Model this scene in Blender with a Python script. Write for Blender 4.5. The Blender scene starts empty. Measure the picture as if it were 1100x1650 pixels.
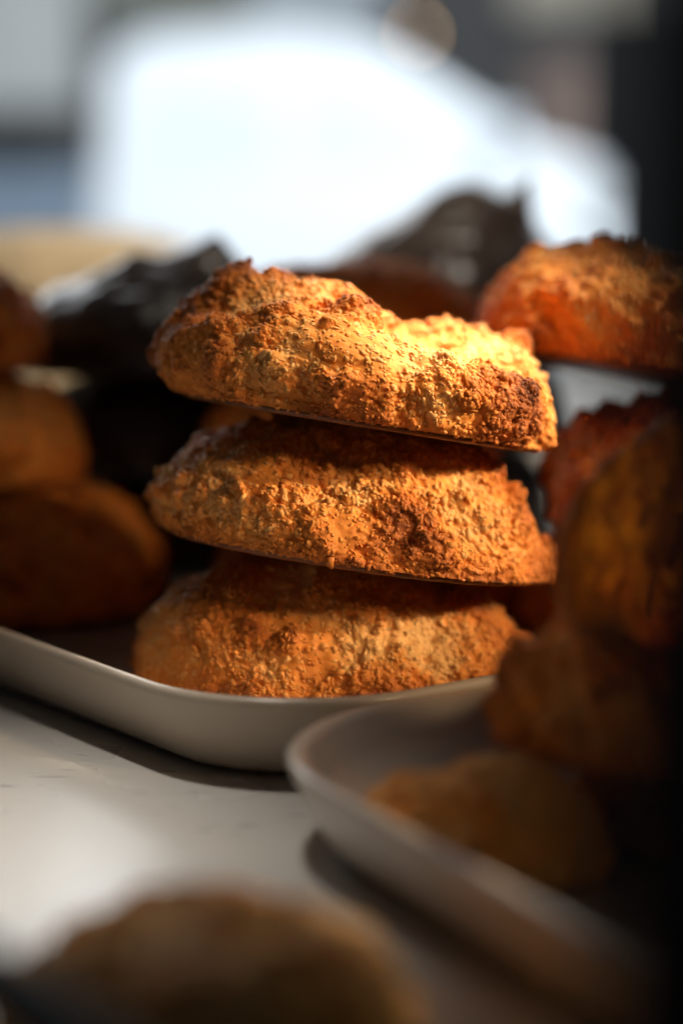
import bpy, math, random
import numpy as np

# ------------------------------------------------------------------ camera, world, lights, exposure
scene = bpy.context.scene
col = scene.collection
R = math.radians

cam_data = bpy.data.cameras.new('camera')
cam = bpy.data.objects.new('camera', cam_data)
col.objects.link(cam)
cam.location = (0, 0, 0.111)
cam.rotation_euler = (R(90 - 8.42), 0, 0)
cam_data.sensor_fit = 'VERTICAL'
cam_data.sensor_height = 36
cam_data.lens = 70
cam_data.clip_start = 0.01
cam_data.clip_end = 200
cam_data.dof.use_dof = True
cam_data.dof.focus_distance = 0.413
cam_data.dof.aperture_fstop = 4.3
cam_data.dof.aperture_blades = 0
scene.camera = cam

world = bpy.data.worlds.new('World')
scene.world = world
world.use_nodes = True
world.node_tree.nodes['Background'].inputs[0].default_value = (0.75, 0.85, 1.0, 1)
world.node_tree.nodes['Background'].inputs[1].default_value = 0.018


def aim(o, target):
    import mathutils
    d = mathutils.Vector(target) - o.location
    o.rotation_euler = d.to_track_quat('-Z', 'Y').to_euler()


def area(name, loc, target, size, size_y, power, color):
    l = bpy.data.lights.new(name, 'AREA')
    l.shape = 'RECTANGLE'
    l.size, l.size_y, l.energy, l.color = size, size_y, power, color
    o = bpy.data.objects.new(name, l)
    col.objects.link(o)
    o.location = loc
    aim(o, target)
    return o


def spot(name, loc, target, power, color, cone, blend, radius):
    l = bpy.data.lights.new(name, 'SPOT')
    l.energy, l.color, l.spot_size, l.spot_blend, l.shadow_soft_size = power, color, R(cone), blend, radius
    o = bpy.data.objects.new(name, l)
    col.objects.link(o)
    o.location = loc
    aim(o, target)
    return o


# daylight of the street outside, on the van and the facade
area('street_daylight', (1.5, 3.5, 4.2), (0.3, 10.5, 0.2), 5, 3, 1180, (0.82, 0.92, 1.0))
# soft daylight falling in over the back of the counter
area('window_light', (-0.12, 1.45, 0.48), (0.0, 0.40, 0.03), 1.3, 0.34, 6.4, (0.93, 0.97, 1.0))
# unseen overhead spot added to brighten the bare counter
spot('counter_fill_spot', (-0.18, 0.42, 0.95), (-0.086, 0.338, 0.0), 50, (1.0, 0.95, 0.88), 11.5, 1.0, 0.045)
# unseen fill spot added to brighten the rear rows
spot('rear_fill_spot', (0.03, 0.46, 0.72), (-0.040, 0.75, 0.09), 22, (1.0, 0.90, 0.76), 30, 1.0, 0.03)
# warm beam of sunlight on the stack
spot('sunbeam', (1.05, 0.27, 0.50), (0.038, 0.428, 0.070), 200, (1.0, 0.79, 0.54), 3.6, 1.0, 0.035)
# soft fill added out of view, right of the stack, to brighten it
spot('stack_fill_spot', (0.215, 0.285, 0.200), (0.031, 0.414, 0.061), 12.0, (1.0, 0.71, 0.42), 14.5, 1.0, 0.07)
# backlight added out of view to make the near tray's pile glow
spot('pile_fill_backlight', (0.26, 0.50, 0.26), (0.064, 0.324, 0.060), 11.0, (1.0, 0.80, 0.50), 9, 1.0, 0.015)
# high sun from behind on the tops
spot('high_sunbeam', (0.44, 0.62, 1.05), (0.020, 0.446, 0.086), 380, (1.0, 0.88, 0.70), 3.6, 1.0, 0.022)

scene.view_settings.view_transform = 'Standard'
scene.view_settings.look = 'None'
scene.view_settings.exposure = 0
scene.view_settings.gamma = 1
scene.cycles.use_denoising = True
scene.cycles.max_bounces = 8
scene.cycles.sample_clamp_indirect = 6


# ------------------------------------------------------------------ numpy noise
def _hash(ix, iy, iz, seed):
    h = (ix.astype(np.int64) * 374761393 + iy.astype(np.int64) * 668265263 + iz.astype(np.int64) * 2147483647 + seed * 974634777) & 0xFFFFFFFF
    h = ((h ^ (h >> 13)) * 1274126177) & 0xFFFFFFFF
    h = ((h ^ (h >> 16)) * 2246822519) & 0xFFFFFFFF
    h = h ^ (h >> 15)
    return h.astype(np.float64) / 4294967295.0


def vnoise(P, seed=0):
    """smooth value noise in -1..1"""
    I = np.floor(P).astype(np.int64)
    f = P - I
    f = f * f * f * (f * (f * 6 - 15) + 10)
    out = 0
    for dx in (0, 1):
        wx = f[:, 0] if dx else 1 - f[:, 0]
        for dy in (0, 1):
            wy = f[:, 1] if dy else 1 - f[:, 1]
            for dz in (0, 1):
                wz = f[:, 2] if dz else 1 - f[:, 2]
                out = out + wx * wy * wz * _hash(I[:, 0] + dx, I[:, 1] + dy, I[:, 2] + dz, seed)
    return out * 2 - 1


def fbm(P, seed=0, octv=3):
    a, s, t = 1.0, 0, 0
    for k in range(octv):
        s = s + a * vnoise(P * (2.03 ** k) + k * 7.1, seed + k)
        t += a
        a *= 0.5
    return s / t


def worley(P, seed=0):
    """distance to the nearest feature point, and its random id"""
    I = np.floor(P).astype(np.int64)
    best = np.full(len(P), 9.0)
    idv = np.zeros(len(P))
    for dx in (-1, 0, 1):
        for dy in (-1, 0, 1):
            for dz in (-1, 0, 1):
                c = I + np.array([dx, dy, dz])
                hx = _hash(c[:, 0], c[:, 1], c[:, 2], seed)
                hy = _hash(c[:, 0], c[:, 1], c[:, 2], seed + 11)
                hz = _hash(c[:, 0], c[:, 1], c[:, 2], seed + 23)
                d = np.sqrt((c[:, 0] + hx - P[:, 0]) ** 2 + (c[:, 1] + hy - P[:, 1]) ** 2 + (c[:, 2] + hz - P[:, 2]) ** 2)
                m = d < best
                best = np.where(m, d, best)
                idv = np.where(m, hx, idv)
    return best, idv


def sstep(a, b, x):
    t = np.clip((x - a) / (b - a), 0, 1)
    return t * t * (3 - 2 * t)


# ------------------------------------------------------------------ mesh helpers
def np_mesh(name, V, quads=None, tris=None, attrs=None, smooth=True):
    me = bpy.data.meshes.new(name)
    quads = np.zeros((0, 4), int) if quads is None else np.asarray(quads)
    tris = np.zeros((0, 3), int) if tris is None else np.asarray(tris)
    nq, nt = len(quads), len(tris)
    me.vertices.add(len(V))
    me.vertices.foreach_set('co', np.asarray(V, dtype=np.float32).ravel())
    me.loops.add(nq * 4 + nt * 3)
    me.loops.foreach_set('vertex_index', np.concatenate([quads.ravel(), tris.ravel()]).astype(np.int32))
    me.polygons.add(nq + nt)
    starts = np.concatenate([np.arange(nq) * 4, nq * 4 + np.arange(nt) * 3]).astype(np.int32)
    me.polygons.foreach_set('loop_start', starts)
    me.polygons.foreach_set('use_smooth', np.full(nq + nt, smooth))
    me.update(calc_edges=True)
    for k, a in (attrs or {}).items():
        at = me.attributes.new(k, 'FLOAT', 'POINT')
        at.data.foreach_set('value', np.asarray(a, dtype=np.float32))
    me.validate()
    return me


def link(name, me, mat, parent=None, loc=None):
    o = bpy.data.objects.new(name, me)
    col.objects.link(o)
    if mat is not None and len(me.materials) == 0:
        me.materials.append(mat)
    if parent is not None:
        o.parent = parent
    if loc is not None:
        o.location = loc
    return o


def thing(name, label, cat, loc=(0, 0, 0), rot=(0, 0, 0), group=None):
    o = bpy.data.objects.new(name, None)
    o.empty_display_size = 0.02
    col.objects.link(o)
    o.location = loc
    o.rotation_euler = [R(a) for a in rot]
    o['label'] = label
    o['category'] = cat
    if group:
        o['group'] = group
    return o


def tag(o, label, cat, group=None):
    o['label'] = label
    o['category'] = cat
    if group:
        o['group'] = group
    return o


def box_mesh(name, x0, x1, y0, y1, z0, z1, bevel=0.0, seg=2):
    import bmesh
    bm = bmesh.new()
    bmesh.ops.create_cube(bm, size=1)
    for v in bm.verts:
        v.co.x = x0 + (v.co.x + 0.5) * (x1 - x0)
        v.co.y = y0 + (v.co.y + 0.5) * (y1 - y0)
        v.co.z = z0 + (v.co.z + 0.5) * (z1 - z0)
    if bevel:
        bmesh.ops.bevel(bm, geom=list(bm.edges), offset=bevel, segments=seg, affect='EDGES', profile=0.5)
    me = bpy.data.meshes.new(name)
    bm.to_mesh(me)
    bm.free()
    return me


# ------------------------------------------------------------------ materials
def mat_new(name):
    m = bpy.data.materials.new(name)
    m.use_nodes = True
    nt = m.node_tree
    return m, nt, nt.nodes['Principled BSDF']


def N(nt, kind, **kw):
    n = nt.nodes.new(kind)
    for k, v in kw.items():
        setattr(n, k, v)
    return n


def ramp(nt, stops):
    r = N(nt, 'ShaderNodeValToRGB')
    e = r.color_ramp.elements
    while len(e) < len(stops):
        e.new(0.5)
    for el, (p, c) in zip(e, stops):
        el.position = p
        el.color = (*c, 1)
    return r


def mat_coconut(name, sss=0.85, scale=0.0034, radius=(1.0, 0.42, 0.14)):
    m, nt, b = mat_new(name)
    at = N(nt, 'ShaderNodeAttribute', attribute_name='toast')
    tc = N(nt, 'ShaderNodeTexCoord')
    no = N(nt, 'ShaderNodeTexNoise')
    no.inputs['Scale'].default_value = 900
    no.inputs['Detail'].default_value = 3
    nt.links.new(tc.outputs['Object'], no.inputs['Vector'])
    mm = N(nt, 'ShaderNodeMath', operation='MULTIPLY_ADD')
    mm.inputs[1].default_value = 0.16
    nt.links.new(no.outputs['Fac'], mm.inputs[0])
    sub = N(nt, 'ShaderNodeMath', operation='SUBTRACT')
    nt.links.new(at.outputs['Fac'], sub.inputs[0])
    sub.inputs[1].default_value = 0.08
    nt.links.new(sub.outputs[0], mm.inputs[2])
    r = ramp(nt, [(0.0, (0.94, 0.54, 0.19)), (0.30, (0.87, 0.32, 0.055)), (0.55, (0.63, 0.195, 0.038)),
                  (0.80, (0.32, 0.088, 0.022)), (1.0, (0.12, 0.038, 0.014))])
    nt.links.new(mm.outputs[0], r.inputs[0])
    nt.links.new(r.outputs[0], b.inputs['Base Color'])
    b.inputs['Roughness'].default_value = 0.68
    b.inputs['Specular IOR Level'].default_value = 0.2
    b.inputs['Subsurface Weight'].default_value = sss
    b.inputs['Subsurface Radius'].default_value = radius
    b.inputs['Subsurface Scale'].default_value = scale
    bp = N(nt, 'ShaderNodeBump')
    bp.inputs['Strength'].default_value = 0.2
    bp.inputs['Distance'].default_value = 0.0004
    nt.links.new(no.outputs['Fac'], bp.inputs['Height'])
    nt.links.new(bp.outputs[0], b.inputs['Normal'])
    return m


def mat_simple(name, color, rough=0.5, spec=0.5, var=0.0, scale=50, bump=0.0, metallic=0.0, coat=0.0):
    m, nt, b = mat_new(name)
    b.inputs['Roughness'].default_value = rough
    b.inputs['Specular IOR Level'].default_value = spec
    b.inputs['Metallic'].default_value = metallic
    b.inputs['Coat Weight'].default_value = coat
    tc = N(nt, 'ShaderNodeTexCoord')
    no = N(nt, 'ShaderNodeTexNoise')
    no.inputs['Scale'].default_value = scale
    no.inputs['Detail'].default_value = 4
    nt.links.new(tc.outputs['Object'], no.inputs['Vector'])
    lo = tuple(c * (1 - var) for c in color)
    hi = tuple(min(1, c * (1 + var)) for c in color)
    r = ramp(nt, [(0.3, lo), (0.7, hi)])
    nt.links.new(no.outputs['Fac'], r.inputs[0])
    nt.links.new(r.outputs[0], b.inputs['Base Color'])
    if bump:
        bp = N(nt, 'ShaderNodeBump')
        bp.inputs['Strength'].default_value = 0.5
        bp.inputs['Distance'].default_value = bump
        nt.links.new(no.outputs['Fac'], bp.inputs['Height'])
        nt.links.new(bp.outputs[0], b.inputs['Normal'])
    return m


def mat_table():
    m, nt, b = mat_new('counter_laminate')
    tc = N(nt, 'ShaderNodeTexCoord')
    base = N(nt, 'ShaderNodeTexNoise')
    base.inputs['Scale'].default_value = 9
    base.inputs['Detail'].default_value = 5
    nt.links.new(tc.outputs['Object'], base.inputs['Vector'])
    r = ramp(nt, [(0.3, (0.50, 0.465, 0.415)), (0.7, (0.58, 0.545, 0.49))])
    nt.links.new(base.outputs['Fac'], r.inputs[0])
    # short worn scratches running across the counter
    mp = N(nt, 'ShaderNodeMapping')
    mp.inputs['Rotation'].default_value = (0, 0, R(-14))
    mp.inputs['Scale'].default_value = (75, 720, 1)
    nt.links.new(tc.outputs['Object'], mp.inputs['Vector'])
    s = N(nt, 'ShaderNodeTexNoise')
    s.inputs['Scale'].default_value = 1
    s.inputs['Detail'].default_value = 2
    nt.links.new(mp.outputs[0], s.inputs['Vector'])
    sr = ramp(nt, [(0.655, (0, 0, 0)), (0.70, (1, 1, 1))])
    nt.links.new(s.outputs['Fac'], sr.inputs[0])
    p = N(nt, 'ShaderNodeTexNoise')
    p.inputs['Scale'].default_value = 26
    nt.links.new(tc.outputs['Object'], p.inputs['Vector'])
    pr = ramp(nt, [(0.46, (0, 0, 0)), (0.62, (1, 1, 1))])
    nt.links.new(p.outputs['Fac'], pr.inputs[0])
    mu = N(nt, 'ShaderNodeMath', operation='MULTIPLY')
    nt.links.new(sr.outputs[0], mu.inputs[0])
    nt.links.new(pr.outputs[0], mu.inputs[1])
    mx = N(nt, 'ShaderNodeMix', data_type='RGBA')
    nt.links.new(mu.outputs[0], mx.inputs['Factor'])
    nt.links.new(r.outputs[0], mx.inputs['A'])
    mx.inputs['B'].default_value = (0.12, 0.105, 0.09, 1)
    nt.links.new(mx.outputs['Result'], b.inputs['Base Color'])
    rr = N(nt, 'ShaderNodeMapRange')
    rr.inputs['To Min'].default_value = 0.22
    rr.inputs['To Max'].default_value = 0.32
    nt.links.new(base.outputs['Fac'], rr.inputs['Value'])
    nt.links.new(rr.outputs[0], b.inputs['Roughness'])
    bp = N(nt, 'ShaderNodeBump', invert=True)
    bp.inputs['Strength'].default_value = 0.6
    bp.inputs['Distance'].default_value = 0.0003
    nt.links.new(mu.outputs[0], bp.inputs['Height'])
    nt.links.new(bp.outputs[0], b.inputs['Normal'])
    return m


M_COCO = mat_coconut('toasted_coconut', 0.40, 0.0012, (1.0, 0.85, 0.7))
M_SHRED = mat_coconut('coconut_shred', 0.0)
_nt = M_SHRED.node_tree
_b = _nt.nodes['Principled BSDF']
_b.inputs['Roughness'].default_value = 0.42
_b.inputs['Specular IOR Level'].default_value = 0.28
_t = N(_nt, 'ShaderNodeBsdfTranslucent')
_nt.links.new(_b.inputs['Base Color'].links[0].from_socket, _t.inputs['Color'])
_m = N(_nt, 'ShaderNodeMixShader')
_m.inputs[0].default_value = 0.16
_nt.links.new(_b.outputs[0], _m.inputs[1])
_nt.links.new(_t.outputs[0], _m.inputs[2])
_nt.links.new(_m.outputs[0], _nt.nodes['Material Output'].inputs['Surface'])
M_BASE = mat_simple('caramelised_base', (0.20, 0.062, 0.016), 0.42, 0.5, 0.35, 160, 0.0004)
M_CHOC = mat_simple('dark_chocolate', (0.045, 0.030, 0.023), 0.30, 0.5, 0.25, 60, 0.0003)
M_TRAY = mat_simple('cream_glazed_ceramic', (0.48, 0.40, 0.31), 0.28, 0.5, 0.03, 30, 0.00008)
M_TABLE = mat_table()


# ------------------------------------------------------------------ macaroons
def shape_body(nth, nph, rx, ry, H, hfun, seed, wob=0.05, ex=0.75, ez=0.62, plan=1.0, cone=None, lround=False):
    th = np.linspace(0, 2 * np.pi, nth, endpoint=False)
    ph = (np.arange(1, nph + 1) / nph) ** 0.9 * (np.pi / 2)
    TH, PH = np.meshgrid(th, ph)                      # rows: top -> rim
    Rw = 1 + wob * (np.sin(2 * TH + seed) * 0.5 + np.sin(3 * TH + 2.3 * seed) * 0.6 + np.sin(5 * TH + 1.7 * seed) * 0.4)
    s = np.sin(PH) ** ex
    c = np.maximum(np.cos(PH), 0) ** ez
    pw = lambda a: np.sign(a) * np.abs(a) ** plan
    X = rx * Rw * pw(np.cos(TH)) * s
    Y = ry * Rw * pw(np.sin(TH)) * s
    if cone:
        wl = sstep(0.1, -0.7, X / rx) * (1 if lround else 0)
        c = (1 - s ** cone) * (1 - wl) + c * wl
    Z = H * c * hfun(X / rx, Y / ry)
    V = np.stack([X, Y, Z], -1).reshape(-1, 3)
    V = np.vstack([V, [[0, 0, H * float(hfun(np.array(0.0), np.array(0.0)))]]])
    i = np.arange(nph - 1)[:, None]
    j = np.arange(nth)[None, :]
    jn = (j + 1) % nth
    quads = np.stack([i * nth + j, (i + 1) * nth + j, (i + 1) * nth + jn, i * nth + jn], -1).reshape(-1, 4)
    jj = np.arange(nth)
    tris = np.stack([np.full(nth, nph * nth), jj, (jj + 1) % nth], -1)
    return V, quads, tris


def normals(V, quads, tris):
    n = np.zeros_like(V)
    a = np.cross(V[quads[:, 2]] - V[quads[:, 0]], V[quads[:, 3]] - V[quads[:, 1]])
    for k in range(4):
        np.add.at(n, quads[:, k], a)
    b = np.cross(V[tris[:, 1]] - V[tris[:, 0]], V[tris[:, 2]] - V[tris[:, 0]])
    for k in range(3):
        np.add.at(n, tris[:, k], b)
    return n / np.maximum(np.linalg.norm(n, axis=1, keepdims=True), 1e-12)


def shred_mesh(Vb, Nb, toast, crumb, area_w, count, seed, size=1.0):
    """little bent coconut shreds and crumbs sitting on the surface"""
    rng = np.random.default_rng(seed)
    w = area_w * (0.2 + crumb)
    pick = rng.choice(len(Vb), count, p=w / w.sum())
    nl = 4
    ring = 4
    t = np.array([-0.5, -0.27, 0.27, 0.5])
    L = rng.uniform(0.0011, 0.0022, count) * size
    W = rng.uniform(0.00045, 0.00075, count) * size
    gr = rng.random(count) < 0.75                        # stubby grains
    L = np.where(gr, rng.uniform(0.0008, 0.0013, count) * size, L)
    W = np.where(gr, rng.uniform(0.00062, 0.00110, count) * size, W)
    mul = np.exp(rng.normal(0, 0.22, count)) * np.where(rng.random(count) < 0.03, 1.8, 1.0)
    L, W = L * mul, W * mul
    n = Nb[pick]
    rv = rng.normal(size=(count, 3))
    d = rv - (rv * n).sum(1, keepdims=True) * n * rng.uniform(0.6, 1.0, (count, 1))
    d /= np.linalg.norm(d, axis=1, keepdims=True)
    u = np.cross(n, d)
    u /= np.maximum(np.linalg.norm(u, axis=1, keepdims=True), 1e-9)
    v = np.cross(d, u)
    bend = rng.uniform(-0.5, 0.9, count) * L
    sgn = np.sign((v * n).sum(1))
    base = Vb[pick] + n * (W * rng.uniform(-0.50, 0.12, count))[:, None]
    prof = np.array([0.38, 0.97, 0.93, 0.34])
    pts = []
    for k in range(nl):
        c = base + d * (t[k] * L)[:, None] - v * (sgn * bend * (t[k] ** 2))[:, None] + u * (np.sin(k * 1.7 + pick) * 0.25 * W)[:, None]
        for q in range(ring):
            a = q * 2 * np.pi / ring + 0.4
            off = u * np.cos(a) + v * np.sin(a) * 0.85
            pts.append(c + off * (W * prof[k] * 0.5)[:, None] * 1.25)
    P = np.stack(pts, 1)                                # count, nl*ring, 3
    per = nl * ring
    q = []
    for k in range(nl - 1):
        for r_ in range(ring):
            q.append([k * ring + r_, k * ring + (r_ + 1) % ring, (k + 1) * ring + (r_ + 1) % ring, (k + 1) * ring + r_])
    caps = [[2, 1, 0], [3, 2, 0]]
    e = (nl - 1) * ring
    caps += [[e, e + 1, e + 2], [e, e + 2, e + 3]]
    caps = np.array(caps)
    q = np.array(q)
    Q = (np.arange(count)[:, None, None] * per + q[None]).reshape(-1, 4)
    TR = (np.arange(count)[:, None, None] * per + caps[None]).reshape(-1, 3)
    tv = np.clip(toast[pick] + rng.normal(0, 0.06, count) - 0.14, 0, 1)
    return P.reshape(-1, 3), Q, TR, np.repeat(tv, per)


def jitn(V, seed):
    return np.stack([vnoise(V / 0.004 + 5.7 * k, seed + 160 + k) for k in range(3)], -1)


def build_macaroon(seed, rx=0.045, ry=0.038, H=0.03, hfun=None, nodules=(), res=(300, 110), shreds=2500, rough=1.0,
                   darker=0.0, wob=0.05, ex=0.75, ez=0.62, shred_size=1.0, brown=(), plan=1.0, under=0.0, cone=None, lround=False):
    """returns meshes (body, base, shreds)"""
    hfun = hfun or (lambda x, y: 1 + 0 * x)
    V, q, t = shape_body(res[0], res[1], rx, ry, H, hfun, seed, wob, ex, ez, plan, cone, lround)
    if under:
        lo = np.clip(1 - V[:, 2] / 0.010, 0, 1) ** 1.5
        V[:, :2] *= (1 - under * lo * (0.55 - 0.45 * V[:, 0] / rx))[:, None]
    n = normals(V, q, t)
    off = np.array([seed * 3.7, seed * 1.3, seed * 5.1])
    big = fbm(V / 0.014 + off, seed, 2)
    mid = fbm(V / 0.0055 + off, seed + 5, 2)
    crumb = 0.35 + 0.65 * sstep(-0.32, 0.22, fbm(V / 0.011 + off * 2, seed + 9, 3) + 0.10)      # 0 smooth dough, 1 crumbly
    rimz = np.clip(1 - V[:, 2] / (H * 0.25), 0, 1)
    nod = np.zeros(len(V))
    nodt = np.zeros(len(V))
    for (x, y, z, r_, a) in nodules:
        if z is None:
            z = V[np.argmin((V[:, 0] - x) ** 2 + (V[:, 1] - y) ** 2), 2]
        d = np.sqrt((V[:, 0] - x) ** 2 + (V[:, 1] - y) ** 2 + (V[:, 2] - z) ** 2) / r_
        g = np.exp(-d ** 4)
        nod = nod + g * a
        nodt = np.maximum(nodt, g)
    crumb = np.maximum(crumb, nodt)
    wc, idc = worley(V / 0.0085 + off + 3.3 + 0.25 * jitn(V, seed), seed + 83)
    clump = sstep(0.62, 0.20, wc) * sstep(0.45, 0.85, idc)
    crumb = np.maximum(crumb, clump)
    w1, id1 = worley(V / 0.0036 + off, seed + 31)
    keep = sstep(0.002, 0.0, V[:, 2])                    # rim stays near the base outline
    disp = rough * (0.0030 * big + 0.0013 * mid + crumb * (0.0015 * (0.55 - w1) + 0.0009 * (id1 - 0.4)) + 0.0024 * clump) + nod
    soft = 0.0052 * rough
    disp = soft * np.tanh((disp - nod) / soft) + nod
    V2 = V + n * (disp * (1 - 0.6 * keep))[:, None]
    n2 = normals(V2, q, t)
    w2, id2 = worley(V2 / 0.0013 + off, seed + 47)
    fine = crumb * 0.00060 * (0.6 - w2) + 0.00008 * fbm(V2 / 0.0010, seed + 3, 2) * (0.4 + crumb)
    jit = np.stack([vnoise(V2 / 0.0016 + 9.1 * k, seed + 60 + k) for k in range(3)], -1)
    V3 = V2 + n2 * (rough * fine)[:, None] + jit * (0.00030 * rough * crumb)[:, None]
    V3[:, 2] = np.maximum(V3[:, 2], 0.0002)
    # toasting: proud clumps and the lower rim brown first
    patch = fbm(V / 0.017 + off * 3, seed + 71, 3)
    toast = 0.36 + darker + 45 * (disp - nod) + 0.40 * patch + 0.16 * clump + 0.22 * rimz ** 2 + 0.40 * nodt + 0.10 * (id2 - 0.5) - 0.04 * (1 - crumb)
    for (x, y, z, r_, a) in brown:  # positive spots toast browner; negative ones paint light into the colour
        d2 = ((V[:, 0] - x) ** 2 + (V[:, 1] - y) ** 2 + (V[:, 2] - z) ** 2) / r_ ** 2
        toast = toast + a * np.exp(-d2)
    toast = np.clip(toast, 0.02, 0.98)
    n3 = normals(V3, q, t)
    body = np_mesh('crumb_body', V3, q, t, {'toast': toast})
    body.materials.append(M_COCO)
    # area weights for scattering
    aw = np.zeros(len(V3))
    fa = 0.5 * np.linalg.norm(np.cross(V3[q[:, 2]] - V3[q[:, 0]], V3[q[:, 3]] - V3[q[:, 1]]), axis=1)
    for k in range(4):
        np.add.at(aw, q[:, k], fa)
    P, Q, TR, tv = shred_mesh(V3, n3, toast, crumb, aw, shreds, seed + 100, shred_size)
    sh = np_mesh('coconut_shreds', P, Q, TR, {'toast': tv})
    sh.materials.append(M_SHRED)
    # flat caramelised base with a thin lip
    nth = 120
    th = np.linspace(0, 2 * np.pi, nth, endpoint=False)
    Rw = 1 + wob * (np.sin(2 * th + seed) * 0.5 + np.sin(3 * th + 2.3 * seed) * 0.6 + np.sin(5 * th + 1.7 * seed) * 0.4)
    jag = 0.972 + 0.016 * np.sin(17 * th + seed) * np.sin(7 * th) + 0.008 * np.sin(41 * th)
    rows = []
    for sc_, z in ((0.0, 0.0011), (0.97, 0.0011), (1.0, 0.0006), (1.0, -0.0004), (0.98, -0.0010), (0.6, -0.0009), (0.0, -0.0009)):
        sc_ = sc_ * (1 - under * (0.55 - 0.45 * np.cos(th)))
        rows.append(np.stack([rx * Rw * jag * np.sign(np.cos(th)) * np.abs(np.cos(th)) ** plan * sc_, ry * Rw * jag * np.sign(np.sin(th)) * np.abs(np.sin(th)) ** plan * sc_, np.full(nth, z)], -1))
    VB = np.concatenate(rows)
    qq = []
    for i in range(len(rows) - 1):
        for j in range(nth):
            jn = (j + 1) % nth
            qq.append([i * nth + j, (i + 1) * nth + j, (i + 1) * nth + jn, i * nth + jn])
    bs = np_mesh('base', VB, qq)
    bs.materials.append(M_BASE)
    return body, bs, sh


def place_macaroon(meshes, label, loc, rot, group='coconut macaroons', scale=1.0):
    t = thing('coconut_macaroon', label, 'macaroon', loc, rot, group)
    t.scale = scale if isinstance(scale, tuple) else (scale,) * 3
    link('crumb_body', meshes[0], None, t)
    link('base', meshes[1], None, t)
    s = link('coconut_shreds', meshes[2], None, t)
    s['kind'] = 'stuff'
    return t


g4 = lambda x, y, cx, cy, s: np.exp(-(((x - cx) ** 2 + (y - cy) ** 2) / s ** 2) ** 2)
g2 = lambda x, y, cx, cy, s: np.exp(-((x - cx) ** 2 + (y - cy) ** 2) / s ** 2)


# ------------------------------------------------------------------ counter and trays
def setting(name, me, mat):
    o = link(name, me, mat)
    o['kind'] = 'structure'
    return o


top = setting('counter', box_mesh('counter', -0.9, 0.9, 0.02, 1.42, -0.04, 0.0, 0.002), M_TABLE)


def tray_mesh(L, W, rc, h=0.018, over=0.010):
    """rounded rectangle; local origin at the sharp corner of the rim, sides along +x (L) and +y (W)"""
    # (inset from the rim outline, z)
    prof = [(over + 0.012, 0.0012), (over + 0.004, 0.0), (over, 0.0006), (over - 0.002, 0.0020), (0.0042, 0.0075), (0.0020, 0.0125),
            (0.0004, h - 0.0022), (0.0, h - 0.0010), (0.0007, h - 0.0002), (0.0018, h), (0.0030, h - 0.0004), (0.0040, h - 0.0014),
            (0.0062, 0.0120), (0.0105, 0.0078), (0.0160, 0.0058), (0.0240, 0.0050), (0.045, 0.0049)]
    nseg = 24
    rows = []
    for ins, z in prof:
        r_ = max(rc - ins, 0.004)
        pts = []
        for (cx, cy, a0) in ((ins + r_, ins + r_, 180), (L - ins - r_, ins + r_, 270), (L - ins - r_, W - ins - r_, 0), (ins + r_, W - ins - r_, 90)):
            for k in range(nseg + 1):
                a = R(a0 + 90 * k / nseg)
                pts.append((cx + r_ * math.cos(a), cy + r_ * math.sin(a), z))
        rows.append(pts)
    n = len(rows[0])
    V = [p for r_ in rows for p in r_]
    Q = []
    for i in range(len(rows) - 1):
        for j in range(n):
            jn = (j + 1) % n
            Q.append([i * n + j, i * n + jn, (i + 1) * n + jn, (i + 1) * n + j])
    V.append((L / 2, W / 2, 0.0049))
    V.append((L / 2, W / 2, 0.0012))
    T = []
    e = (len(rows) - 1) * n
    for j in range(n):
        T.append([e + j, e + (j + 1) % n, len(V) - 2])
        T.append([(j + 1) % n, j, len(V) - 1])
    return np_mesh('tray', np.array(V), np.array(Q), np.array(T))


tray1 = link('serving_tray', tray_mesh(0.36, 0.42, 0.040), M_TRAY)
tray1.location = (-0.0165, 0.3605, 0.0004)
tray1.rotation_euler = (0, 0, R(37))
tag(tray1, 'cream ceramic tray with rounded corner under the sharp coconut macaroon stack', 'tray', 'cream trays')
tray2 = link('serving_tray', tray_mesh(0.22, 0.20, 0.045), M_TRAY)
tray2.location = (-0.0252, 0.3600, 0.0004)
tray2.rotation_euler = (0, 0, R(-63))
tag(tray2, 'cream ceramic tray in the right foreground, mostly in shadow, with blurred pastries', 'tray', 'cream trays')

# ------------------------------------------------------------------ the sharp stack of three macaroons
RES = (600, 190)


def hA(x, y):
    return 0.74 + 0.26 * g4(x, y, -0.42, 0.10, 0.55) - 0.24 * g2(x, y, 0.36, -0.30, 0.40) + 0.24 * g2(x, y, 0.68, 0.50, 0.42) - 0.05 * g2(x, y, 0.12, 0.15, 0.30)


def hB(x, y):
    return 0.92 + 0.10 * g2(x, y, 0.2, 0.0, 0.5) - 0.05 * g2(x, y, -0.5, 0.2, 0.3)


def hC(x, y):
    return 0.96 + 0.06 * g2(x, y, -0.3, -0.1, 0.4) - 0.10 * g2(x, y, 0.5, -0.3, 0.3)


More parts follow.
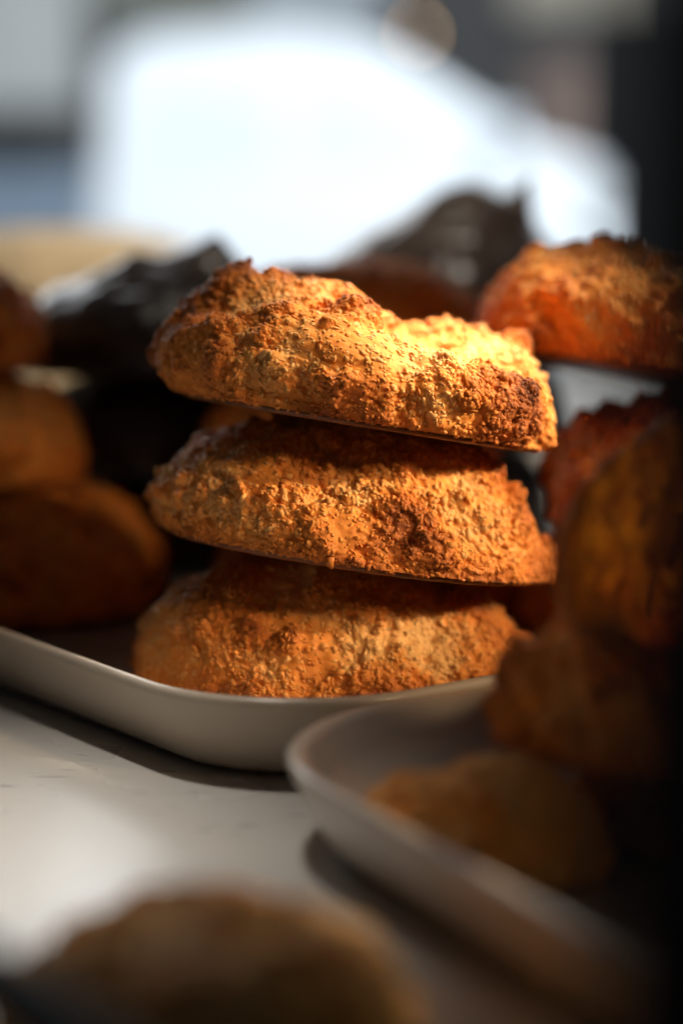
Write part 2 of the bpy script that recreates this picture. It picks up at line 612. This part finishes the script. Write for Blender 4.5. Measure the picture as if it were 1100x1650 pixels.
A = build_macaroon(3, 0.0448, 0.036, 0.0295, hA, res=RES, shreds=19500, shred_size=0.86, ex=0.56, ez=0.62, plan=0.86, under=0.16,
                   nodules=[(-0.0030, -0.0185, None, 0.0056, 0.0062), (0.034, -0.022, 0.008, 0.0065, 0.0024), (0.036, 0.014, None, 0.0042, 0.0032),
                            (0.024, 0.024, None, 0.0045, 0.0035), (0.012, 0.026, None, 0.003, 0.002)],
                   brown=[(-0.045, -0.01, 0.004, 0.016, 0.10), (0.018, -0.016, 0.018, 0.015, -0.26), (0.030, 0.004, 0.018, 0.012, -0.2), (-0.010, -0.014, 0.027, 0.005, -0.25), (-0.003, -0.0185, 0.025, 0.006, 0.35), (0.035, -0.024, 0.006, 0.009, 0.2), (-0.022, 0.0, 0.034, 0.012, 0.15)])  # negative spots paint the brightly lit hollow paler
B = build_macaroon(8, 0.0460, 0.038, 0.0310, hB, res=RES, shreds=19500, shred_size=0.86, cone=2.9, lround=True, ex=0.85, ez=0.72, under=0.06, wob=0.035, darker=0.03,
                   nodules=[(0.034, -0.012, None, 0.0042, 0.0030), (0.026, -0.008, None, 0.004, 0.0028), (0.010, -0.031, 0.009, 0.007, 0.0012)], brown=[(0.026, -0.022, 0.012, 0.010, -0.22), (0.0, -0.03, 0.014, 0.008, -0.15)])  # negative spots: lit areas painted paler into the colour
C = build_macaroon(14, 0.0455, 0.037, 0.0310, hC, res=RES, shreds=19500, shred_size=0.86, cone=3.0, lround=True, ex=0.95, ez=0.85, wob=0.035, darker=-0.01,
                   nodules=[(0.008, -0.034, 0.006, 0.0060, 0.0026), (0.017, -0.032, 0.004, 0.005, 0.0018), (0.016, -0.026, 0.022, 0.005, 0.0018)], brown=[(0.020, -0.026, 0.016, 0.010, -0.28), (-0.006, -0.030, 0.016, 0.012, -0.12)])  # negative spots paint the lit front of the crumb paler
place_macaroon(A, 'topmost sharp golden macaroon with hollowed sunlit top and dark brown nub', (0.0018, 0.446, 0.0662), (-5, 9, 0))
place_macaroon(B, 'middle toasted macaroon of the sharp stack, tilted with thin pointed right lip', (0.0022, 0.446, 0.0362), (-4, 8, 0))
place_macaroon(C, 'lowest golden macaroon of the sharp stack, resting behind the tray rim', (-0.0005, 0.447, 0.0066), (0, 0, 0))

# ------------------------------------------------------------------ blurred macaroons around the stack
G1 = build_macaroon(21, 0.043, 0.040, 0.030, lambda x, y: 0.9 + 0.15 * g2(x, y, -0.3, 0, 0.5), res=(360, 120), shreds=8000,
                    nodules=[(0.004, -0.032, 0.016, 0.006, 0.003), (0.030, -0.012, 0.023, 0.006, 0.003)], darker=-0.05)
G2 = build_macaroon(27, 0.043, 0.040, 0.029, lambda x, y: 0.95 + 0.1 * g2(x, y, 0.3, 0, 0.5), res=(300, 100), shreds=4000, darker=0.0, rough=1.2)
G3 = build_macaroon(33, 0.042, 0.039, 0.030, lambda x, y: 1.0 + 0 * x, res=(300, 100), shreds=4000, darker=0.0, rough=1.15)

place_macaroon(G1, 'blurred toasted macaroon at right edge against the white van, top of its stack', (0.0780, 0.490, 0.0725), (-6, 9, 0))
place_macaroon(G2, 'dark blurred macaroon second in the stack at the right edge', (0.0900, 0.492, 0.0365), (0, 2, 70))
place_macaroon(G3, 'blurred macaroon lowest in the stack at the right edge', (0.0880, 0.497, 0.0062), (0, 0, 130))
place_macaroon(G3, 'tan blurred macaroon lying directly behind the lowest sharp macaroon', (0.0080, 0.536, 0.0062), (0, 0, 200))
place_macaroon(G2, 'blurred macaroon behind the middle of the sharp stack', (0.0040, 0.556, 0.0375), (0, 0, 250))
place_macaroon(G3, 'tan blurred macaroon peeping above the topmost sharp macaroon', (0.0040, 0.585, 0.0690), (0, 3, 20), scale=0.92)
place_macaroon(G2, 'blurred golden macaroon cut by the left edge, top of its stack', (-0.1250, 0.556, 0.0715), (0, 2, 30))
place_macaroon(G1, 'dim macaroon in shadow at the left edge, middle of its stack', (-0.1160, 0.552, 0.0400), (0, 0, 160))
place_macaroon(G3, 'dim macaroon in shadow behind the tray rim at left, lowest of its stack', (-0.0890, 0.538, 0.0072), (0, 0, 80))


# ------------------------------------------------------------------ chocolate pastries
def choc_mesh(seed, rx, ry, H, hfun, peaks, ex=0.7, ez=0.7):
    V, q, t = shape_body(220, 90, rx, ry, H, hfun, seed, 0.05, ex, ez)
    n = normals(V, q, t)
    V = V + n * (0.0014 * fbm(V / 0.012 + seed, seed, 3) + 0.0005 * fbm(V / 0.004 + seed, seed + 4, 2))[:, None]
    for (x, y, r_, h, lx, ly) in peaks:
        d = np.sqrt((V[:, 0] - x) ** 2 + (V[:, 1] - y) ** 2) / r_
        g = np.exp(-np.abs(d) ** 1.3) * sstep(0.15 * H, 0.6 * H, V[:, 2])
        V[:, 2] += g * h
        V[:, 0] += g ** 2 * lx
        V[:, 1] += g ** 2 * ly
    nth, nph = 220, 90
    rim = V[(nph - 1) * nth:nph * nth].copy()
    lip = rim * np.array([1.06, 1.06, 1])
    lip[:, 2] = -0.0004
    lip2 = rim * np.array([1.03, 1.03, 1])
    lip2[:, 2] = -0.0022
    k0 = len(V)
    V = np.vstack([V, lip, lip2, [[0, 0, -0.0022]]])
    j = np.arange(nth)
    jn = (j + 1) % nth
    q = np.vstack([q, np.stack([(nph - 1) * nth + j, k0 + j, k0 + jn, (nph - 1) * nth + jn], -1),
                   np.stack([k0 + j, k0 + nth + j, k0 + nth + jn, k0 + jn], -1)])
    t = np.vstack([t, np.stack([k0 + nth + jn, k0 + nth + j, np.full(nth, len(V) - 1)], -1)])
    me = np_mesh('chocolate_pastry', V, q, t)
    me.materials.append(M_CHOC)
    return me


CH1 = choc_mesh(5, 0.040, 0.038, 0.028, lambda x, y: 0.85 + 0.2 * g2(x, y, 0.3, 0, 0.6),
                [(0.019, -0.004, 0.011, 0.011, 0.001, 0), (-0.005, -0.008, 0.008, 0.006, 0.002, 0)])
CH2 = choc_mesh(9, 0.052, 0.045, 0.040, lambda x, y: 0.9 + 0.25 * g2(x, y, 0.15, 0, 0.5),
                [(0.010, 0, 0.022, 0.007, 0.003, 0), (0.027, -0.002, 0.0034, 0.014, 0.004, 0)], 0.95, 0.90)
CH3 = choc_mesh(12, 0.041, 0.039, 0.030, lambda x, y: 1 + 0 * x, [(0, 0, 0.012, 0.002, 0, 0)])


def choc(me, label, loc, rz, sc=(1, 1, 1)):
    o = link('chocolate_pastry', me, None)
    o.location = loc
    o.rotation_euler = (0, 0, R(rz))
    o.scale = sc
    tag(o, label, 'pastry', 'chocolate coated pastries')


choc(CH1, 'glossy dark chocolate pastry with pointed crests left of the sharp stack', (-0.0590, 0.612, 0.0675), 0, (1.08, 1.0, 1.0))
choc(CH3, 'dark chocolate pastry in deep shadow under the crested chocolate one', (-0.0560, 0.615, 0.0375), 40, (1, 1, 0.88))
choc(CH3, 'lowest dark chocolate pastry in the black gap left of the stack', (-0.0560, 0.617, 0.0072), 120, (1, 1, 0.88))
choc(CH2, 'tall dark chocolate pastry with curled tip in front of the white van', (0.0330, 0.675, 0.0700), 0)
choc(CH3, 'dark chocolate pastry supporting the tall curled one behind the stack', (0.0350, 0.672, 0.0390), 15)
choc(CH3, 'bottom chocolate pastry under the tall curled one behind the stack', (0.0330, 0.670, 0.0072), 75)

# ------------------------------------------------------------------ pastries on the shadowed tray
PG = 'pastries on the shadowed tray'
G6 = build_macaroon(61, 0.042, 0.038, 0.031, lambda x, y: 0.8 + 0.3 * g2(x, y, 0.3, -0.2, 0.5) - 0.2 * g2(x, y, -0.4, -0.4, 0.35), res=(260, 90), shreds=3000,
                    rough=2.1, wob=0.12, darker=-0.06, nodules=[(-0.028, -0.012, None, 0.008, 0.006), (-0.006, -0.028, None, 0.009, 0.006)])
G7 = build_macaroon(67, 0.022, 0.014, 0.015, lambda x, y: 0.9 + 0.2 * g2(x, y, 0.3, 0, 0.5), res=(200, 70), shreds=900, rough=1.0, wob=0.12, darker=-0.25)
m_, nt_, b_ = mat_new('amber_crisp')
b_.inputs['Base Color'].default_value = (0.70, 0.33, 0.05, 1)
b_.inputs['Roughness'].default_value = 0.5
tr = N(nt_, 'ShaderNodeBsdfTranslucent')
nz = N(nt_, 'ShaderNodeTexNoise')
nz.inputs['Scale'].default_value = 70
rr_ = ramp(nt_, [(0.3, (0.92, 0.46, 0.06)), (0.7, (0.98, 0.66, 0.14))])
nt_.links.new(nz.outputs['Fac'], rr_.inputs[0])
nt_.links.new(rr_.outputs[0], tr.inputs['Color'])
ms = N(nt_, 'ShaderNodeMixShader')
ms.inputs[0].default_value = 0.75
nt_.links.new(b_.outputs[0], ms.inputs[1])
nt_.links.new(tr.outputs[0], ms.inputs[2])
nt_.links.new(ms.outputs[0], nt_.nodes['Material Output'].inputs['Surface'])
M_AMBER = m_
G4 = build_macaroon(51, 0.0285, 0.0275, 0.008, None, res=(200, 60), shreds=2500, darker=-0.12, rough=0.7)
G4[0].materials[0] = M_AMBER
am = thing('curled_pastry', 'curled amber pastry standing on edge with bright crumbly rim at right', 'pastry', (0.0610, 0.318, 0.0555), (-100, 0, 22), PG)
am.scale = (0.92, 0.92, 0.92)
sh_ = link('shell', G4[0], None, am)
so = sh_.modifiers.new('thickness', 'SOLIDIFY')
so.thickness = 0.0008
cr = link('crumb_rim', G4[2], None, am)
cr['kind'] = 'stuff'
place_macaroon(G3, 'small golden crumb chunk below the standing amber pastry', (0.0400, 0.307, 0.0450), (0, 20, 40), PG, 0.10)
place_macaroon(G6, 'dark blurred macaroon in the middle of the pile on the shadowed tray', (0.0710, 0.334, 0.0200), (2, 3, 60), PG, 0.98)
place_macaroon(G3, 'dim blurred macaroon at the bottom of the pile on the shadowed tray', (0.0720, 0.334, 0.0062), (0, 0, 10), PG, (0.72, 0.72, 0.5))
place_macaroon(G7, 'low yellowish brown blurred lump nearest the tray front edge', (0.0235, 0.318, 0.0062), (0, 0, -22), PG)

# ------------------------------------------------------------------ nearest foreground
FG = 'nearest foreground pastries'
G8 = build_macaroon(71, 0.042, 0.039, 0.030, None, res=(240, 80), shreds=3000, rough=1.1, darker=-0.30)
place_macaroon(G8, 'very blurred tan and brown pastry at the bottom left edge', (-0.0180, 0.244, 0.0012), (0, 0, 200), FG, (0.66, 0.66, 0.68))
hm = box_mesh('handle', -0.058, 0.050, -0.004, 0.004, -0.0019, 0.0019, 0.0012, 3)
hd = link('handle', hm, mat_simple('dark_teal_plastic', (0.006, 0.022, 0.022), 0.45, 0.4, 0.2, 80))
hd.location = (-0.0367, 0.205, 0.0290)
hd.rotation_euler = (R(15), R(35), R(0))
tag(hd, 'dark teal handle crossing the bottom left corner, nearest the camera', 'handle')

M_POST = mat_simple('black_painted_frame', (0.010, 0.008, 0.007), 0.95, 0.05, 0.2, 40)
post = link('window_post', box_mesh('window_post', 0.0192, 0.060, 0.122, 0.140, 0.0003, 0.60, 0.003), M_POST)
tag(post, 'black upright post along the right edge, very close to the camera', 'post')

# ------------------------------------------------------------------ street behind the counter
GZ = -0.85
street = setting('street', np_mesh('street', np.array([(-40, 1.4, GZ), (40, 1.4, GZ), (40, 80, GZ), (-40, 80, GZ)]), [[0, 1, 2, 3]]),
                 mat_simple('asphalt', (0.05, 0.05, 0.052), 0.9, 0.3, 0.2, 3))
pav = setting('pavement', box_mesh('pavement', -20, 20, 12.4, 14.2, GZ - 0.1, GZ + 0.12, 0.01), mat_simple('paving', (0.22, 0.21, 0.20), 0.85, 0.3, 0.15, 2))

M_VAN = mat_simple('white_car_paint', (0.80, 0.81, 0.82), 0.35, 0.5, 0.02, 3, 0, 0, 0.5)
M_VGLASS = mat_simple('glass_painted_reflection', (0.74, 0.77, 0.80), 0.15, 0.8, 0.05, 2)  # pale base colour paints the sky's reflection into panes and mirror
M_TYRE = mat_simple('tyre_rubber', (0.02, 0.02, 0.02), 0.8, 0.3, 0.1, 20)
M_RIM = mat_simple('wheel_metal', (0.5, 0.5, 0.5), 0.35, 0.5, 0.1, 20, 0, 0.8)


def extrude_profile(name, pts, y0, y1, bevel=0.05):
    import bmesh
    bm = bmesh.new()
    vs = [bm.verts.new((x, y0, z)) for x, z in pts]
    f = bm.faces.new(vs)
    r_ = bmesh.ops.extrude_face_region(bm, geom=[f])
    for v in r_['geom']:
        if isinstance(v, bmesh.types.BMVert):
            v.co.y = y1
    bmesh.ops.recalc_face_normals(bm, faces=bm.faces)
    if bevel:
        bmesh.ops.bevel(bm, geom=list(bm.edges), offset=bevel, segments=3, affect='EDGES', profile=0.5)
    me = bpy.data.meshes.new(name)
    bm.to_mesh(me)
    bm.free()
    return me


def lathe_y(name, prof, n=32):
    V, Q = [], []
    for r_, y in prof:
        for k in range(n):
            a = 2 * math.pi * k / n
            V.append((r_ * math.cos(a), y, r_ * math.sin(a)))
    for i in range(len(prof) - 1):
        for k in range(n):
            Q.append([i * n + k, i * n + (k + 1) % n, (i + 1) * n + (k + 1) % n, (i + 1) * n + k])
    return np_mesh(name, np.array(V), np.array(Q))


van = thing('parked_van', 'bright white van parked outside, overexposed and far out of focus', 'van', (0, 10, GZ))
prof = [(-1.20, 0.25), (-1.24, 0.9), (-1.16, 1.72), (-1.0, 1.84), (-0.3, 1.88), (0.12, 1.83), (0.32, 1.72), (0.92, 1.33), (1.38, 1.20), (1.52, 1.08), (1.56, 0.55), (1.50, 0.25)]
link('body', extrude_profile('body', prof, 0, 1.55, 0.06), M_VAN, van)
link('side_window', extrude_profile('side_window', [(-1.0, 1.22), (-0.96, 1.66), (-0.30, 1.70), (-0.30, 1.22)], -0.008, 0.01, 0), M_VGLASS, van)
link('side_window', extrude_profile('side_window', [(-0.20, 1.22), (-0.20, 1.70), (0.10, 1.68), (0.66, 1.34), (0.70, 1.22)], -0.008, 0.01, 0), M_VGLASS, van)
link('windscreen', np_mesh('windscreen', np.array([(0.36, 0.12, 1.715), (0.90, 0.12, 1.365), (0.90, 1.43, 1.365), (0.36, 1.43, 1.715)]), [[0, 1, 2, 3]]), M_VGLASS, van)
link('side_mirror', box_mesh('side_mirror', 0.72, 0.86, -0.20, -0.02, 1.28, 1.45, 0.03), M_VGLASS, van)
link('headlight', box_mesh('headlight', 1.30, 1.545, -0.012, 0.20, 0.92, 1.06, 0.02), M_RIM, van)
for wx in (-0.78, 0.98):
    wl = link('wheel', lathe_y('tyre', [(0.17, -0.04), (0.27, -0.05), (0.29, -0.02), (0.29, 0.12), (0.27, 0.15), (0.17, 0.15)]), M_TYRE, van, (wx, 0.0, 0.29))
    link('rim', lathe_y('rim', [(0.001, -0.01), (0.10, -0.03), (0.172, -0.025), (0.172, 0.1)]), M_RIM, wl)

bld = thing('shop_building', 'grey building across the street with dark shutter and brown door, far out of focus', 'building', (0, 14.2, GZ))
def bpart(name, x0, x1, z0, z1, d, m):
    return link(name, box_mesh(name, x0, x1, -d, 0.0 if name != 'wall' else 0.5, z0 - GZ, z1 - GZ, 0.01), m, bld)
bpart('wall', -9, 9, GZ + 0.13, 5.0, 0.02, mat_simple('dark_render', (0.075, 0.072, 0.070), 0.9, 0.3, 0.2, 1.5))
M_PALE = mat_simple('pale_render', (0.58, 0.57, 0.55), 0.9, 0.3, 0.12, 2)
bpart('panel', -4.2, -1.78, 0.86, 3.0, 0.06, M_PALE)
bpart('window_band', -4.2, -2.0, 0.50, 0.80, 0.05, mat_simple('dark_glass', (0.05, 0.05, 0.045), 0.2, 0.5, 0.2, 2))
bpart('plinth', -4.2, -1.70, GZ + 0.14, 0.44, 0.08, mat_simple('blue_grey_render', (0.30, 0.37, 0.46), 0.8, 0.3, 0.12, 2))
bpart('fascia', -1.72, -0.66, 1.46, 2.2, 0.09, mat_simple('olive_board', (0.26, 0.26, 0.22), 0.8, 0.3, 0.1, 2))
bpart('fascia', -0.64, 0.30, 1.48, 2.2, 0.09, mat_simple('pale_board', (0.52, 0.55, 0.58), 0.8, 0.3, 0.1, 2))
bpart('door', 1.32, 1.86, GZ + 0.14, 1.20, 0.05, mat_simple('brown_door', (0.24, 0.165, 0.135), 0.7, 0.3, 0.15, 2))
bpart('lintel', 1.18, 2.3, 1.52, 2.0, 0.10, mat_simple('tan_stone', (0.45, 0.39, 0.31), 0.9, 0.3, 0.1, 2))
bpart('shutter', 1.90, 4.5, GZ + 0.14, 1.50, 0.06, mat_simple('black_shutter', (0.006, 0.006, 0.006), 0.7, 0.3, 0.1, 2))

lampo = thing('wall_lamp', 'small warm lamp above the van, seen as a soft round disc', 'lamp', (0.505, 13.55, 1.32))
mb, nt_, b_ = mat_new('warm_bulb')
b_.inputs['Base Color'].default_value = (0.8, 0.6, 0.4, 1)
b_.inputs['Emission Color'].default_value = (1.0, 0.62, 0.32, 1)
b_.inputs['Emission Strength'].default_value = 14
link('bulb', lathe_y('bulb', [(0.0005, -0.02), (0.012, -0.017), (0.02, -0.002), (0.016, 0.012), (0.010, 0.02)], 20), mb, lampo)
link('bracket', lathe_y('bracket', [(0.010, 0.02), (0.013, 0.024), (0.013, 0.06), (0.008, 0.07), (0.008, 0.54)], 16), M_POST, lampo)

# far pastries at the back of the counter
BK = build_macaroon(41, 0.075, 0.05, 0.034, None, res=(200, 60), shreds=500, rough=0.6, darker=-0.45)
BK[0].materials[0] = BK[2].materials[0] = mat_simple('pale_tan_crust', (0.60, 0.46, 0.28), 0.7, 0.3, 0.12, 60)
place_macaroon(BK, 'pale tan pastry far back at left, very blurred', (-0.125, 0.86, 0.0720), (0, 0, 0), 'pastries at the back of the counter')
place_macaroon(BK, 'shadowed pastry under the pale tan one far back at left', (-0.125, 0.86, 0.0370), (0, 0, 60), 'pastries at the back of the counter')
place_macaroon(BK, 'lowest pastry far back at left directly on the counter', (-0.125, 0.86, 0.0014), (0, 0, 110), 'pastries at the back of the counter')
